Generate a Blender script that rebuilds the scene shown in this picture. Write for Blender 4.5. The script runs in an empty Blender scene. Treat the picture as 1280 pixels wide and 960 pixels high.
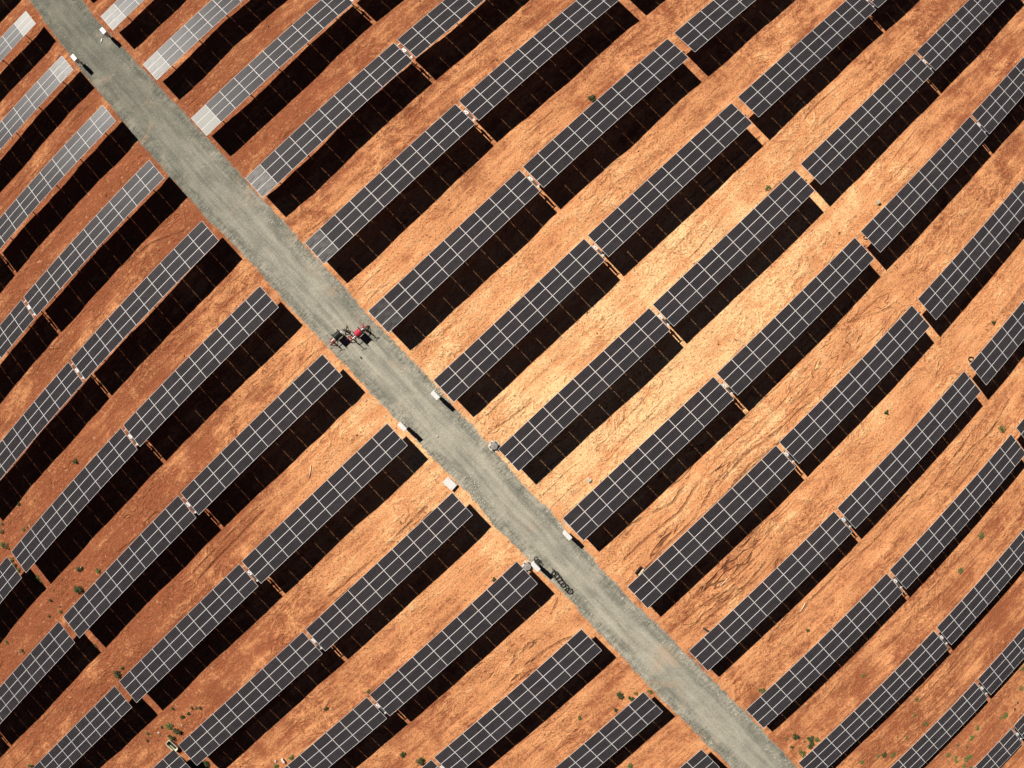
import bpy, bmesh, math, random
import numpy as np
from mathutils import Vector, Matrix

C = bpy.context.scene
COL = C.collection
rnd = random.Random(7)

# ------------------------------------------------------------------ camera
H = 79.63                                   # drone height above the ground, metres
K = (0.1026769, -0.00223861, 0.000273865, -1.03771e-05)   # wide drone lens: angle = poly(radius)
AX, AY = -0.000264, -0.003771               # small tilt off the vertical
Rx = np.array([[1, 0, 0], [0, math.cos(AX), -math.sin(AX)], [0, math.sin(AX), math.cos(AX)]])
Ry = np.array([[math.cos(AY), 0, math.sin(AY)], [0, 1, 0], [-math.sin(AY), 0, math.cos(AY)]])
CM = Ry @ Rx
cam = bpy.data.cameras.new('drone_camera')
camo = bpy.data.objects.new('drone_camera', cam)
COL.objects.link(camo)
cam.type = 'PANO'
pc = cam.cycles if hasattr(cam, 'cycles') and hasattr(cam.cycles, 'panorama_type') else cam
pc.panorama_type = 'FISHEYE_LENS_POLYNOMIAL'
pc.fisheye_fov = math.pi
pc.fisheye_polynomial_k0 = 0.0
pc.fisheye_polynomial_k1, pc.fisheye_polynomial_k2 = -K[0], -K[1]
pc.fisheye_polynomial_k3, pc.fisheye_polynomial_k4 = -K[2], -K[3]
cam.sensor_fit = 'HORIZONTAL'
cam.sensor_width, cam.sensor_height = 12.8, 9.6
cam.clip_start, cam.clip_end = 0.5, 8000
fx = lambda r: Vector((r[0], -r[1], -r[2]))
X_, Y_, Z_ = fx(CM[0]), -fx(CM[1]), -fx(CM[2])
camo.matrix_world = Matrix(((X_.x, Y_.x, Z_.x, 0), (X_.y, Y_.y, Z_.y, 0), (X_.z, Y_.z, Z_.z, H), (0, 0, 0, 1)))
C.camera = camo

def at(px, py, z=0.0):
    """ground point (at height z) seen in the survey photo at pixel px, py"""
    a, b = (px - 640) / 100, (py - 480) / 100
    r = math.hypot(a, b) + 1e-9
    th = K[0]*r + K[1]*r**2 + K[2]*r**3 + K[3]*r**4
    d = CM.T @ np.array([math.sin(th)*a/r, math.sin(th)*b/r, math.cos(th)])
    k = (H - z) / d[2]
    return Vector((d[0]*k, -d[1]*k, z))

# ------------------------------------------------------------------ light
PHI = 0.753558                              # direction of the panel rows
U = Vector((math.cos(PHI), math.sin(PHI), 0)); V = Vector((math.sin(PHI), -math.cos(PHI), 0))
SH = U*0.0968 + V*1.0274                    # shadow vector of a 1 m post
EL = math.atan(1/SH.length)
world = bpy.data.worlds.new('World'); C.world = world; world.use_nodes = True
wn = world.node_tree.nodes; bg = wn['Background']
sky = wn.new('ShaderNodeTexSky'); sky.sky_type = 'NISHITA'; sky.sun_disc = False
sky.sun_elevation = EL; sky.sun_rotation = math.atan2(-SH.x, -SH.y)
sky.air_density, sky.dust_density, sky.ozone_density = 0.5, 0.2, 1.0
sky.altitude = 11500
world.node_tree.links.new(sky.outputs[0], bg.inputs[0]); bg.inputs[1].default_value = 0.05
sun = bpy.data.lights.new('sun', 'SUN'); sun.energy = 5.0; sun.angle = math.radians(0.5); sun.color = (1, 0.95, 0.87)
suno = bpy.data.objects.new('sun', sun); COL.objects.link(suno)
suno.location = (-40, 40, 120)
suno.rotation_euler = Vector((SH.x, SH.y, -1)).to_track_quat('-Z', 'Y').to_euler()
vs = C.view_settings
vs.view_transform = 'Standard'; vs.look = 'None'; vs.gamma = 1; vs.use_curve_mapping = False; vs.exposure = 0.64

# ------------------------------------------------------------------ helpers
def tag(o, label=None, cat=None, group=None, kind=None):
    if label: o['label'] = label
    if cat: o['category'] = cat
    if group: o['group'] = group
    if kind: o['kind'] = kind
    return o
def empty(name, loc, rz=0.0):
    o = bpy.data.objects.new(name, None); COL.objects.link(o)
    o.location = loc; o.rotation_euler = (0, 0, rz); o.empty_display_size = .3
    return o
def link(name, me, parent=None, loc=None, rot=None):
    o = bpy.data.objects.new(name, me); COL.objects.link(o)
    if parent: o.parent = parent
    if loc is not None: o.location = loc
    if rot is not None: o.rotation_euler = rot
    return o
def mesh(name, bm, *mats, smooth=False):
    me = bpy.data.meshes.new(name); bm.to_mesh(me); bm.free()
    for m in mats: me.materials.append(m)
    if smooth:
        for p in me.polygons: p.use_smooth = True
    return me
def box(bm, c, s, rot=None, mi=0, bevel=0.0):
    r = bmesh.ops.create_cube(bm, size=1.0)
    vs_ = r['verts']
    bmesh.ops.scale(bm, vec=s, verts=vs_)
    if bevel:
        es = {e for v in vs_ for e in v.link_edges}
        b = bmesh.ops.bevel(bm, geom=list(es), offset=bevel, segments=2, profile=.6, affect='EDGES')
        vs_ = list({v for f in b['faces'] for v in f.verts} | {v for v in vs_ if v.is_valid})
    if rot is not None: bmesh.ops.rotate(bm, cent=(0, 0, 0), matrix=rot, verts=vs_)
    bmesh.ops.translate(bm, vec=c, verts=vs_)
    for f in {f for v in vs_ for f in v.link_faces}: f.material_index = mi
    return vs_
def cyl(bm, a, b, r, r2=None, seg=12, mi=0):
    a, b = Vector(a), Vector(b); d = b - a
    m = Matrix.Translation((a+b)/2) @ d.to_track_quat('Z', 'Y').to_matrix().to_4x4()
    q = bmesh.ops.create_cone(bm, cap_ends=True, segments=seg, radius1=r, radius2=r if r2 is None else r2, depth=d.length, matrix=m)
    for f in {f for v in q['verts'] for f in v.link_faces}: f.material_index = mi
    return q['verts']
def tube(bm, pts, r, seg=8, closed=False):
    pts = [Vector(p) for p in pts]; n = len(pts); rings = []
    for i, p in enumerate(pts):
        t = (pts[(i+1) % n] - pts[i-1]) if closed else (pts[min(i+1, n-1)] - pts[max(i-1, 0)])
        q = t.to_track_quat('Z', 'Y').to_matrix()
        rings.append([bm.verts.new(p + q @ Vector((r*math.cos(k*2*math.pi/seg), r*math.sin(k*2*math.pi/seg), 0))) for k in range(seg)])
    for i in range(n if closed else n-1):
        A, B = rings[i], rings[(i+1) % n]
        for k in range(seg):
            bm.faces.new((A[k], A[(k+1) % seg], B[(k+1) % seg], B[k]))
    if not closed:
        bm.faces.new(rings[0][::-1]); bm.faces.new(rings[-1])

# --- value noise for the terrain
_g = np.random.default_rng(11).random((256, 256))
def vnoise(x, y):
    xi, yi = np.floor(x).astype(int), np.floor(y).astype(int)
    fx_, fy_ = x-xi, y-yi; fx_ = fx_*fx_*(3-2*fx_); fy_ = fy_*fy_*(3-2*fy_)
    g = lambda a, b: _g[a % 256, b % 256]
    return ((g(xi, yi)*(1-fx_)+g(xi+1, yi)*fx_)*(1-fy_) + (g(xi, yi+1)*(1-fx_)+g(xi+1, yi+1)*fx_)*fy_)*2-1

LEFT = [(37,0),(71,46),(96,76),(117,106),(150,149),(173,177),(209,220),(235,250),(269,283),(310,320),(331,342),(356,377),(383,406),(416,441),(459,487),(491,519),(508,537),(537,568),(566,598),(593,625),(620,662),(654,693),(691,726),(723,758),(769,811),(804,850),(847,896),(889,935),(914,960)]
RIGHT = [(106,0),(117,25),(142,50),(166,74),(193,103),(227,131),(248,159),(276,191),(312,234),(338,258),(377,305),(413,340),(430,360),(466,402),(508,448),(540,476),(572,508),(611,551),(650,600),(670,620),(691,639),(705,662),(730,687),(758,723),(790,755),(825,783),(868,829),(914,871),(953,907),(961,925),(993,957)]
def edge(poly):
    P = np.array([at(*p)[:2] for p in poly])
    t = -(P @ np.array([V.x, V.y])) ; s = P @ np.array([U.x, U.y])   # along road ~ -t
    o = np.argsort(-t); return -t[o], s[o]
TL, SL = edge(LEFT); TR, SR = edge(RIGHT)
SL = .35*SL + .65*np.polyval(np.polyfit(TL, SL, 5), TL); SR = .35*SR + .65*np.polyval(np.polyfit(TR, SR, 5), TR)
#      # road edge: s as a function of t (t grows to the lower right)
def ext(T, S, t):
    a = np.polyfit(T, S, 1)
    return np.where(t < T[0], S[0]+a[0]*(t-T[0]), np.where(t > T[-1], S[-1]+a[0]*(t-T[-1]), np.interp(t, T, S)))
def road_uv(x, y):
    s = x*U.x + y*U.y; t = x*V.x + y*V.y
    return s, t, ext(TL, SL, t), ext(TR, SR, t)
def sstep(a, b, x):
    k = np.clip((x-a)/(b-a), 0, 1); return k*k*(3-2*k)
def height(x, y):
    x, y = np.asarray(x, float), np.asarray(y, float)
    s, t, l, r = road_uv(x, y)
    d = np.maximum(l-s, s-r)                      # > 0 outside the road
    k = sstep(-0.5, 2.5, d)
    h = (vnoise(x*.13+3, y*.13) * .13 + vnoise(x*.41, y*.41+9) * .055
         + vnoise(s*.35, t*1.1) * .035 + vnoise(x*1.7, y*1.7) * .022) * (.12+.88*k)
    h += .09*np.exp(-((d-.75)/.55)**2) * (.5+.5*vnoise(s*.7+40, t*.7))   # graded berm along the road edge
    h -= .06*(1-sstep(-.6, .1, d))
    return h
def gz(p): return float(height(np.array([p[0]]), np.array([p[1]]))[0])

# ------------------------------------------------------------------ materials
class NT:
    def __init__(s, name):
        s.m = bpy.data.materials.new(name); s.m.use_nodes = True
        s.t = s.m.node_tree; s.n = s.t.nodes; s.b = s.n['Principled BSDF']
    def link(s, a, b): s.t.links.new(a, b)
    def put(s, sock, v):
        if hasattr(v, 'is_output') or isinstance(v, bpy.types.NodeSocket): s.link(v, sock)
        else: sock.default_value = v
    def math(s, op, a, b=0.0, c=None):
        n = s.n.new('ShaderNodeMath'); n.operation = op
        s.put(n.inputs[0], a); s.put(n.inputs[1], b)
        if c is not None: s.put(n.inputs[2], c)
        return n.outputs[0]
    def mix(s, f, a, b, mode='MIX'):
        n = s.n.new('ShaderNodeMix'); n.data_type = 'RGBA'; n.blend_type = mode
        s.put(n.inputs[0], f)
        for i, v in ((6, a), (7, b)):
            s.put(n.inputs[i], v if not isinstance(v, tuple) else (*v, 1.0)[:4])
        return n.outputs[2]
    def noise(s, vec, scale, detail=4, rough=.55, dist=0.0, ridged=False):
        n = s.n.new('ShaderNodeTexNoise'); s.link(vec, n.inputs['Vector'])
        n.inputs['Scale'].default_value = scale; n.inputs['Detail'].default_value = detail
        n.inputs['Roughness'].default_value = rough; n.inputs['Distortion'].default_value = dist
        return n.outputs[0]
    def ramp(s, f, a, b):
        n = s.n.new('ShaderNodeMapRange'); n.interpolation_type = 'SMOOTHSTEP'
        s.put(n.inputs[0], f); n.inputs[1].default_value = a; n.inputs[2].default_value = b
        return n.outputs[0]
    def pos(s):
        return s.n.new('ShaderNodeNewGeometry').outputs['Position']
    def obj(s): return s.n.new('ShaderNodeTexCoord').outputs['Object']
    def mapping(s, vec, rot=(0,0,0), scale=(1,1,1)):
        n = s.n.new('ShaderNodeMapping'); s.link(vec, n.inputs[0])
        n.inputs['Rotation'].default_value = rot; n.inputs['Scale'].default_value = scale
        return n.outputs[0]
    def attr(s, name):
        n = s.n.new('ShaderNodeAttribute'); n.attribute_name = name; return n.outputs['Fac']
    def rand(s): return s.n.new('ShaderNodeObjectInfo').outputs['Random']
    def bump(s, h, strength, dist):
        n = s.n.new('ShaderNodeBump'); n.inputs['Strength'].default_value = strength; n.inputs['Distance'].default_value = dist
        s.link(h, n.inputs['Height']); s.link(n.outputs[0], s.b.inputs['Normal'])
    def fin(s, col, rough=.9, spec=.1, metal=0.0):
        s.put(s.b.inputs['Base Color'], col if not isinstance(col, tuple) else (*col, 1.0)[:4])
        s.put(s.b.inputs['Roughness'], rough); s.b.inputs['Specular IOR Level'].default_value = spec
        s.put(s.b.inputs['Metallic'], metal); return s.m

def soil_color(N, pale, full=True):
    p = N.pos()
    row = N.mapping(p, rot=(0, 0, -PHI))                       # x runs along the rows
    big = N.noise(p, .055, 2, .6)
    mid = N.noise(p, .33, 4, .62, .6)
    streak = N.noise(N.mapping(row, scale=(.13, 1.0, 1)), 1.0, 4, .68, .5)
    fine = N.noise(p, 2.2, 4, .72)
    grit = N.noise(p, 5.5, 2, .75)
    swirl = N.noise(p, .62, 3, .66, 2.2)                       # churned by turning machines
    zone = N.ramp(N.noise(p, .12, 1), .40, .60)
    k = N.math('MULTIPLY_ADD', big, .55, N.math('MULTIPLY', pale, 1.0))
    k = N.math('ADD', k, N.math('MULTIPLY', N.math('SUBTRACT', mid, .5), 1.25))
    k = N.math('ADD', k, N.math('MULTIPLY', N.math('SUBTRACT', streak, .5), 1.5))
    k = N.math('ADD', k, N.math('MULTIPLY', N.math('SUBTRACT', fine, .5), 1.7))
    k = N.math('ADD', k, N.math('MULTIPLY', N.math('SUBTRACT', swirl, .5), N.math('MULTIPLY', zone, 1.2)))
    red, sand, cream = (.25, .080, .035), (.555, .245, .105), (.74, .455, .225)
    c = N.mix(N.ramp(k, -.05, .60), red, sand)
    c = N.mix(N.ramp(k, .55, 1.30), c, cream)
    c = N.mix(N.math('MULTIPLY', N.ramp(fine, .555, .66), .68), c, (.15, .050, .022))
    c = N.mix(N.math('MULTIPLY', N.ramp(fine, .43, .33), .30), c, (.76, .46, .24))
    c = N.mix(N.math('MULTIPLY', N.ramp(grit, .57, .66), .62), c, (.11, .042, .022))
    # wheel marks left by the graders along the aisles, broken up by noise
    sep = N.n.new('ShaderNodeSeparateXYZ'); N.link(row, sep.inputs[0])
    wob = N.math('MULTIPLY', N.math('SUBTRACT', N.noise(N.mapping(row, scale=(.07, .07, 1)), 1.0, 2), .5), 3.6)
    yy = N.math('ADD', sep.outputs[1], wob)
    ln = N.math('ABSOLUTE', N.math('SUBTRACT', N.math('FRACT', N.math('MULTIPLY', yy, .62)), .5))
    track = N.math('MULTIPLY', N.math('MULTIPLY', N.ramp(ln, .09, .02), N.ramp(big, .50, .62)), N.ramp(fine, .35, .6))
    c = N.mix(N.math('MULTIPLY', track, .6), c, (.20, .07, .03))
    h = N.math('ADD', N.math('MULTIPLY', fine, .50), N.math('MULTIPLY', mid, .9))
    h = N.math('ADD', h, N.math('MULTIPLY', streak, .8))
    h = N.math('ADD', h, N.math('MULTIPLY', N.math('MULTIPLY', swirl, zone), 1.7))
    h = N.math('ADD', h, N.math('MULTIPLY', grit, .42))
    h = N.math('SUBTRACT', h, N.math('MULTIPLY', track, .3))
    if full:                                                   # washed-out rills: thin ridged lines running down the aisles
        rn = N.noise(N.mapping(row, rot=(0, 0, .12), scale=(.20, 1.0, 1)), .50, 3, .5, 1.0)
        rill = N.ramp(N.math('ABSOLUTE', N.math('SUBTRACT', N.math('FRACT', N.math('MULTIPLY', rn, 4.0)), .5)), .045, .008)
        rm = N.math('MULTIPLY', N.math('MULTIPLY', rill, N.attr('rills')), N.ramp(big, .30, .45))
        c = N.mix(N.math('MULTIPLY', rm, .80), c, (.10, .034, .016))
        mk = N.math('MULTIPLY', N.ramp(N.math('ADD', N.attr('marks'), N.math('MULTIPLY', N.math('SUBTRACT', fine, .5), 1.2)), .40, .75), N.ramp(mid, .38, .52))
        c = N.mix(N.math('MULTIPLY', mk, .55), c, (.17, .058, .026))
        h = N.math('SUBTRACT', h, N.math('MULTIPLY', mk, .5))
        h = N.math('SUBTRACT', h, N.math('MULTIPLY', rm, .7))
    return c, h

N = NT('red_soil'); c, h = soil_color(N, N.attr('pale')); N.bump(h, .75, .24); SOIL = N.fin(c, .95, .05)

N = NT('grey_gravel')
p = N.pos()
sc, shh = soil_color(N, N.attr('pale'), False)
row = N.mapping(p, rot=(0, 0, -PHI))
lng = N.mapping(row, scale=(1.0, .09, 1))
lane = N.noise(lng, 1.7, 4, .70, .2); fine = N.noise(p, 4.0, 5, .82); mid = N.noise(p, .45, 4, .6, .5); grit = N.noise(p, 14, 2, .8)
g = N.mix(N.ramp(N.math('ADD', N.math('MULTIPLY', lane, .6), N.math('MULTIPLY', mid, .4)), .34, .66), (.160, .154, .125), (.340, .317, .255))
g = N.mix(N.attr('lane'), g, (.50, .455, .36))
g = N.mix(N.attr('vignette'), g, (.072, .075, .061))  # gravel darkened towards the road ends, lens vignetting painted into the colour
g = N.mix(N.math('MULTIPLY', N.ramp(fine, .52, .72), .55), g, (.10, .10, .078))
g = N.mix(N.math('MULTIPLY', N.ramp(fine, .46, .28), .45), g, (.52, .49, .40))
g = N.mix(N.math('MULTIPLY', N.ramp(grit, .56, .70), .40), g, (.10, .10, .08))
g = N.mix(N.math('MULTIPLY', N.ramp(N.noise(p, .22, 3, .6, 1.0), .60, .74), .35), g, (.46, .28, .17))
# raked and dragged gravel scars along the verges, lying across the road
sk = N.ramp(N.math('ABSOLUTE', N.math('SUBTRACT', N.noise(N.mapping(row, rot=(0, 0, .5), scale=(.35, 1.5, 1)), 1.6, 3, .6, .8), .5)), .05, .006)
g = N.mix(N.math('MULTIPLY', N.math('MULTIPLY', sk, N.attr('verge')), .62), g, (.075, .074, .058))
g = N.mix(N.math('MULTIPLY', N.ramp(mid, .52, .62), N.math('MULTIPLY', N.attr('verge'), .16)), g, (.50, .42, .32))
e = N.math('ADD', N.attr('edge'), N.math('MULTIPLY', N.math('SUBTRACT', N.noise(p, 3.0, 5, .85), .5), 1.5))
col = N.mix(N.ramp(e, .42, .52), sc, g)
N.bump(N.math('ADD', N.math('ADD', fine, N.math('MULTIPLY', grit, .5)), N.math('MULTIPLY', lane, .8)), .6, .12)
GRAVEL = N.fin(col, .93, .08)

N = NT('solar_cells')
o = N.obj(); sep = N.n.new('ShaderNodeSeparateXYZ'); N.link(o, sep.inputs[0])
def lines(v, pitch, w):
    f = N.math('FRACT', N.math('ADD', N.math('DIVIDE', v, pitch), 50.0))
    d = N.math('ABSOLUTE', N.math('SUBTRACT', f, .5))
    return N.math('GREATER_THAN', d, .5 - w/pitch/2)
lx = lines(sep.outputs[0], .16, .010); ly = lines(sep.outputs[1], .1515, .022)
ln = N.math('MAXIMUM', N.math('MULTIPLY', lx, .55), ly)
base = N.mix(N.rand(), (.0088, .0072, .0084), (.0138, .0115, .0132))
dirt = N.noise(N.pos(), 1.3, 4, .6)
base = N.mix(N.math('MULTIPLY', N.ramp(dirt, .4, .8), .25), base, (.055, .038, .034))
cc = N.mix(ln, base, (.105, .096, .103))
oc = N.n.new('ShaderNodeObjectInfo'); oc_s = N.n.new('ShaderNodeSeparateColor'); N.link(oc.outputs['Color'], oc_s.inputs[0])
dn = N.noise(N.mapping(o, scale=(.5, 9.0, 1)), 1.6, 4, .7)          # streaks along the module: dusty film with sun glare painted in
glare_dust = N.math('MULTIPLY', N.ramp(N.math('ADD', dn, N.math('MULTIPLY', N.math('SUBTRACT', oc_s.outputs[0], .5), .5)), .40, .62), oc_s.outputs[0])
cc = N.mix(glare_dust, cc, (.29, .28, .26))
CELLS = N.fin(cc, .31, .048)
N.b.inputs['Coat Weight'].default_value = 0.0

def plain(name, col, rough=.6, metal=0.0, spec=.4, var=.12, scale=6.0):
    N = NT(name)
    n = N.noise(N.obj(), scale, 5, .65)
    dark = tuple(x*(1-var*1.6) for x in col); lite = tuple(min(1, x*(1+var)) for x in col)
    return N.fin(N.mix(N.ramp(n, .3, .7), dark, lite), rough, spec, metal)
ALU = plain('anodised_frame', (.56, .55, .54), .5, 0, .4, .06)
STEEL = plain('galvanised_steel', (.42, .42, .41), .45, .6, .5, .15)
STEELW = plain('pale_zinc_plate', (.72, .71, .68), .5, .2, .5, .1)
BACK = plain('dark_backsheet', (.05, .05, .05), .7)
WHITE = plain('white_powder_coat', (.56, .55, .53), .45, 0, .4, .05)
GREYD = plain('dark_grey_metal', (.06, .06, .065), .5)
RUST = plain('rust_red_pipe', (.16, .04, .025), .7)
REDP = plain('red_paint', (.42, .035, .04), .5, 0, .4, .25, 9)
REDC = plain('red_cable_jacket', (.50, .022, .06), .45, 0, .5, .12)
BLKC = plain('black_cable_jacket', (.022, .023, .02), .45, 0, .5, .3)
DWOOD = plain('dark_drum_board', (.035, .03, .027), .8, 0, .3, .3, 14)
TANW = plain('weathered_tan_steel', (.20, .16, .12), .7, 0, .3, .3)
CONC = plain('grey_concrete', (.24, .22, .21), .9, 0, .2, .2, 9)
PALE = plain('pale_limestone', (.50, .44, .34), .9, 0, .2, .35, 5)
BLACK = plain('black_rubber', (.014, .014, .014), .55, 0, .4, .3)
STICK = plain('bleached_wood', (.66, .50, .32), .85, 0, .2, .2)
CREAM = plain('cream_moulding', (.66, .64, .46), .7, 0, .3, .15)
def leafmat(name, a, b):
    N = NT(name); r = N.noise(N.pos(), 5.0, 3)
    return N.fin(N.mix(N.ramp(r, .35, .65), a, b), .65, .25)
LEAFD = leafmat('dark_leaves', (.020, .035, .010), (.055, .085, .025))
LEAFG = leafmat('green_leaves', (.05, .085, .018), (.12, .17, .045))
LEAFB = leafmat('dry_leaves', (.10, .075, .03), (.20, .15, .06))
STEM = plain('woody_stem', (.10, .06, .035), .9)
N = NT('scattered_clods'); CLOD = N.fin(N.mix(N.noise(N.pos(), 1.5, 2), (.13, .045, .02), (.36, .15, .065)), .95, .05)
N = NT('road_pebbles'); CHIP = N.fin(N.mix(N.noise(N.pos(), 3.0, 2), (.2, .2, .165), (.62, .58, .47)), .9, .1)

# ------------------------------------------------------------------ ground
def axis(half, step):
    core = np.arange(-half, half+step/2, step)
    out = half + np.cumsum(step*1.22**np.arange(1, 48)); out = out[out < 4000]
    return np.concatenate([-out[::-1], core, out])
def grid_mesh(name, X, Y, Z, mats, attrs):
    ny, nx = X.shape
    me = bpy.data.meshes.new(name)
    co = np.stack([X, Y, Z], -1).reshape(-1, 3).astype(np.float32)
    i = np.arange(ny*nx).reshape(ny, nx)
    q = np.stack([i[:-1, :-1], i[:-1, 1:], i[1:, 1:], i[1:, :-1]], -1).reshape(-1, 4)
    me.vertices.add(len(co)); me.vertices.foreach_set('co', co.ravel())
    me.loops.add(q.size); me.loops.foreach_set('vertex_index', q.ravel().astype(np.int32))
    me.polygons.add(len(q)); me.polygons.foreach_set('loop_start', np.arange(0, q.size, 4, dtype=np.int32))
    me.polygons.foreach_set('use_smooth', np.ones(len(q), bool))
    me.update(); me.validate()
    for k, v in attrs.items():
        a = me.attributes.new(k, 'FLOAT', 'POINT'); a.data.foreach_set('value', np.asarray(v, np.float32).ravel())
    for m in mats: me.materials.append(m)
    return me
def blobs(x, y, L):
    r = np.zeros_like(x)
    for px, py, sx, sy, w in L:
        c = at(px, py); dx, dy = x-c.x, y-c.y
        a = (dx*U.x+dy*U.y)/sx; b = (dx*V.x+dy*V.y)/sy
        r += w*np.exp(-(a*a+b*b))
    return r
PALE_AT = [(640,560,28,22,.46),(830,360,26,12,.34),(1050,240,26,6,.30),(1010,540,24,14,.24),(770,480,20,10,.28),(500,560,14,12,.28),
           (430,520,10,6,.22),(380,280,16,7,.12),(520,330,18,8,.22),(340,690,10,4,.12),(600,690,12,6,.15),(700,780,9,4,.25),(930,330,24,9,.28),(1230,420,20,9,.10),
           (106,824,2.6,2.2,.75),(592,617,2.0,1.2,.8),(600,640,1.6,1.0,.6),(515,545,2.5,2,.4),(1010,590,14,3,.25),(955,640,10,2,-.2),(1100,560,18,6,.12)]
RED_AT = [(60,650,22,20,-.36),(180,760,26,16,-.26),(60,140,24,24,-.40),(250,240,22,14,-.24),(1200,880,30,20,-.26),(1230,60,22,14,-.28),(760,40,30,10,-.14),(450,40,24,12,-.14),(330,850,26,12,-.12),(900,690,16,7,-.18),(690,870,18,8,-.12),(560,790,20,8,-.10),(250,640,16,5,-.14),(30,900,20,14,-.22)]  # redder soil patches; those near the frame edges also paint in lens vignetting
RILL_AT = [(880,590,16,4,1.0),(800,690,8,4,.9),(690,790,9,4,.9),(860,760,9,4,.8),(1080,390,9,4,.7),(950,700,10,3,.6),(60,330,9,3,.4),(620,850,9,4,.5)]
def pale_at(x, y):
    return np.clip(.62*np.maximum(blobs(x, y, PALE_AT), 0)**.8 + blobs(x, y, RED_AT) + .10, -.4, .75)
# curved scuffs and paired wheel lines pressed into the soil by turning vehicles
MARKS = [[(1074,370),(1060,384),(1050,403),(1038,424)], [(1032,412),(1064,402),(1090,394),(1114,384)], [(1046,392),(1078,390)],
         [(985,785),(1020,745),(1057,708),(1090,680),(1140,628)], [(978,778),(1014,738),(1050,701),(1084,673),(1134,621)],
         [(1150,878),(1200,820),(1245,769),(1278,728)], [(1143,871),(1193,813),(1238,762),(1274,718)],
         [(905,600),(930,570),(965,545),(1010,505)], [(915,608),(942,578),(975,553),(1018,512)],
         [(780,700),(812,670),(850,640),(872,606),(900,585)], [(800,720),(826,690),(868,650),(890,612)], [(745,690),(790,655),(842,628),(862,596)],
         [(660,835),(680,815),(705,800),(735,792)], [(640,830),(662,805),(690,792)], [(650,850),(690,830),(720,822)],
         [(540,640),(500,680),(455,722),(420,752)], [(533,634),(493,674),(448,716),(412,746)],
         [(60,640),(72,625),(90,628),(92,648),(74,660),(60,650),(60,640)], [(180,655),(196,640),(212,648),(206,668),(186,672),(180,655)],
         [(150,690),(172,672),(190,690),(176,708)], [(330,640),(290,680),(250,722)], [(323,633),(283,673),(243,715)],
         [(860,250),(900,215),(950,172)], [(868,257),(908,222),(958,179)], [(560,330),(610,290),(640,262)], [(905,330),(950,292),(985,262)],
         [(860,790),(880,768),(905,752),(930,720)], [(890,745),(930,735),(960,700)], [(690,770),(700,745),(722,726)],
         [(1190,590),(1215,560),(1240,540),(1262,500)], [(1150,625),(1190,575),(1220,535)], [(1110,130),(1160,88),(1210,40)], [(1118,137),(1168,95),(1218,47)],
         [(290,250),(330,215),(380,180)], [(150,335),(190,305),(230,290)], [(95,395),(140,340),(180,300)]]
def marks_at(x, y):
    d = np.full(x.shape, 9.0)
    for L in MARKS:
        P = [at(*q) for q in L]
        for a, b in zip(P, P[1:]):
            ux, uy = b.x-a.x, b.y-a.y; n = ux*ux+uy*uy
            lo, hi = min(a.x, b.x)-1, max(a.x, b.x)+1
            k = (x > lo) & (x < hi) & (y > min(a.y, b.y)-1) & (y < max(a.y, b.y)+1)
            w = np.clip(((x[k]-a.x)*ux+(y[k]-a.y)*uy)/n, 0, 1)
            wob = .12*vnoise(x[k]*.9, y[k]*.9)
            d[k] = np.minimum(d[k], np.hypot(x[k]-a.x-w*ux+wob, y[k]-a.y-w*uy+wob))
    return np.clip(1-d/.34, 0, 1)
ax_, ay_ = axis(76, .26), axis(62, .26)
X, Y = np.meshgrid(ax_, ay_)
Z = height(X, Y)
far = np.hypot(X, Y); Z = np.where(far > 120, vnoise(X*.004, Y*.004)*3*sstep(120, 700, far) + Z*(1-sstep(120, 300, far)), Z)
ground = link('ground', grid_mesh('ground', X, Y, Z, [SOIL], {'pale': pale_at(X, Y), 'rills': np.clip(blobs(X, Y, RILL_AT), 0, 1), 'marks': marks_at(X, Y)}))
tag(ground, 'bare orange red soil between the panel rows, scraped, rutted and gritty', 'ground', kind='structure')

# ------------------------------------------------------------------ road
tt = np.arange(-130, 135, .22); nu = 44
l, r = ext(TL, SL, tt), ext(TR, SR, tt)
l = l + vnoise(tt*.5, tt*0+3)*.10 + vnoise(tt*3.2, tt*0+8)*.07; r = r + vnoise(tt*.5, tt*0+31)*.10 + vnoise(tt*3.2, tt*0+38)*.07
w = np.linspace(0, 1, nu)
MARG = 1.5
S = (l-MARG)[:, None] + ((r-l)+2*MARG)[:, None]*w[None]
T = np.repeat(tt[:, None], nu, 1)
RX, RY = S*U.x+T*V.x, S*U.y+T*V.y
ins = np.minimum(S-l[:, None], r[:, None]-S)
lift = .085*sstep(-1.0, .5, ins) - .030*(1-sstep(-1.4, -.7, ins)) + vnoise(S*2.2, T*2.2)*.022*(1-sstep(0, 1, ins)) + vnoise(S*.9, T*.25)*.012
RZ = height(RX, RY) + lift + .0
mid_ = (S-l[:, None])/(r-l)[:, None]
lane = .42*(np.exp(-((mid_-.33)/.07)**2)+np.exp(-((mid_-.66)/.07)**2)) + .25*np.exp(-((mid_-.5)/.06)**2)
lane = lane*np.clip(.6+.7*vnoise(T*.12, S*.3), 0, 1)*sstep(-70, 20, T)
road = link('road', grid_mesh('road', RX, RY, RZ, [GRAVEL], {'edge': sstep(-.6, .6, ins), 'vignette': .55*(1-sstep(-62, -14, T+4*vnoise(S*.2, T*.1))) + .22*sstep(25, 60, T+4*vnoise(S*.2, T*.1)), 'lane': lane, 'pale': pale_at(RX, RY), 'verge': (1-sstep(.4, 1.7, ins))*sstep(-.6, .2, ins)}))
tag(road, 'grey gravel service road crossing the solar farm', 'road', kind='structure')
def rz(p):                                          # surface height on road or soil
    s, t, a, b = road_uv(np.array([p[0]]), np.array([p[1]]))
    i = float(min(s[0]-a[0], b[0]-s[0]))
    return gz(p) + (.085 if i > .3 else .0)

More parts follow.
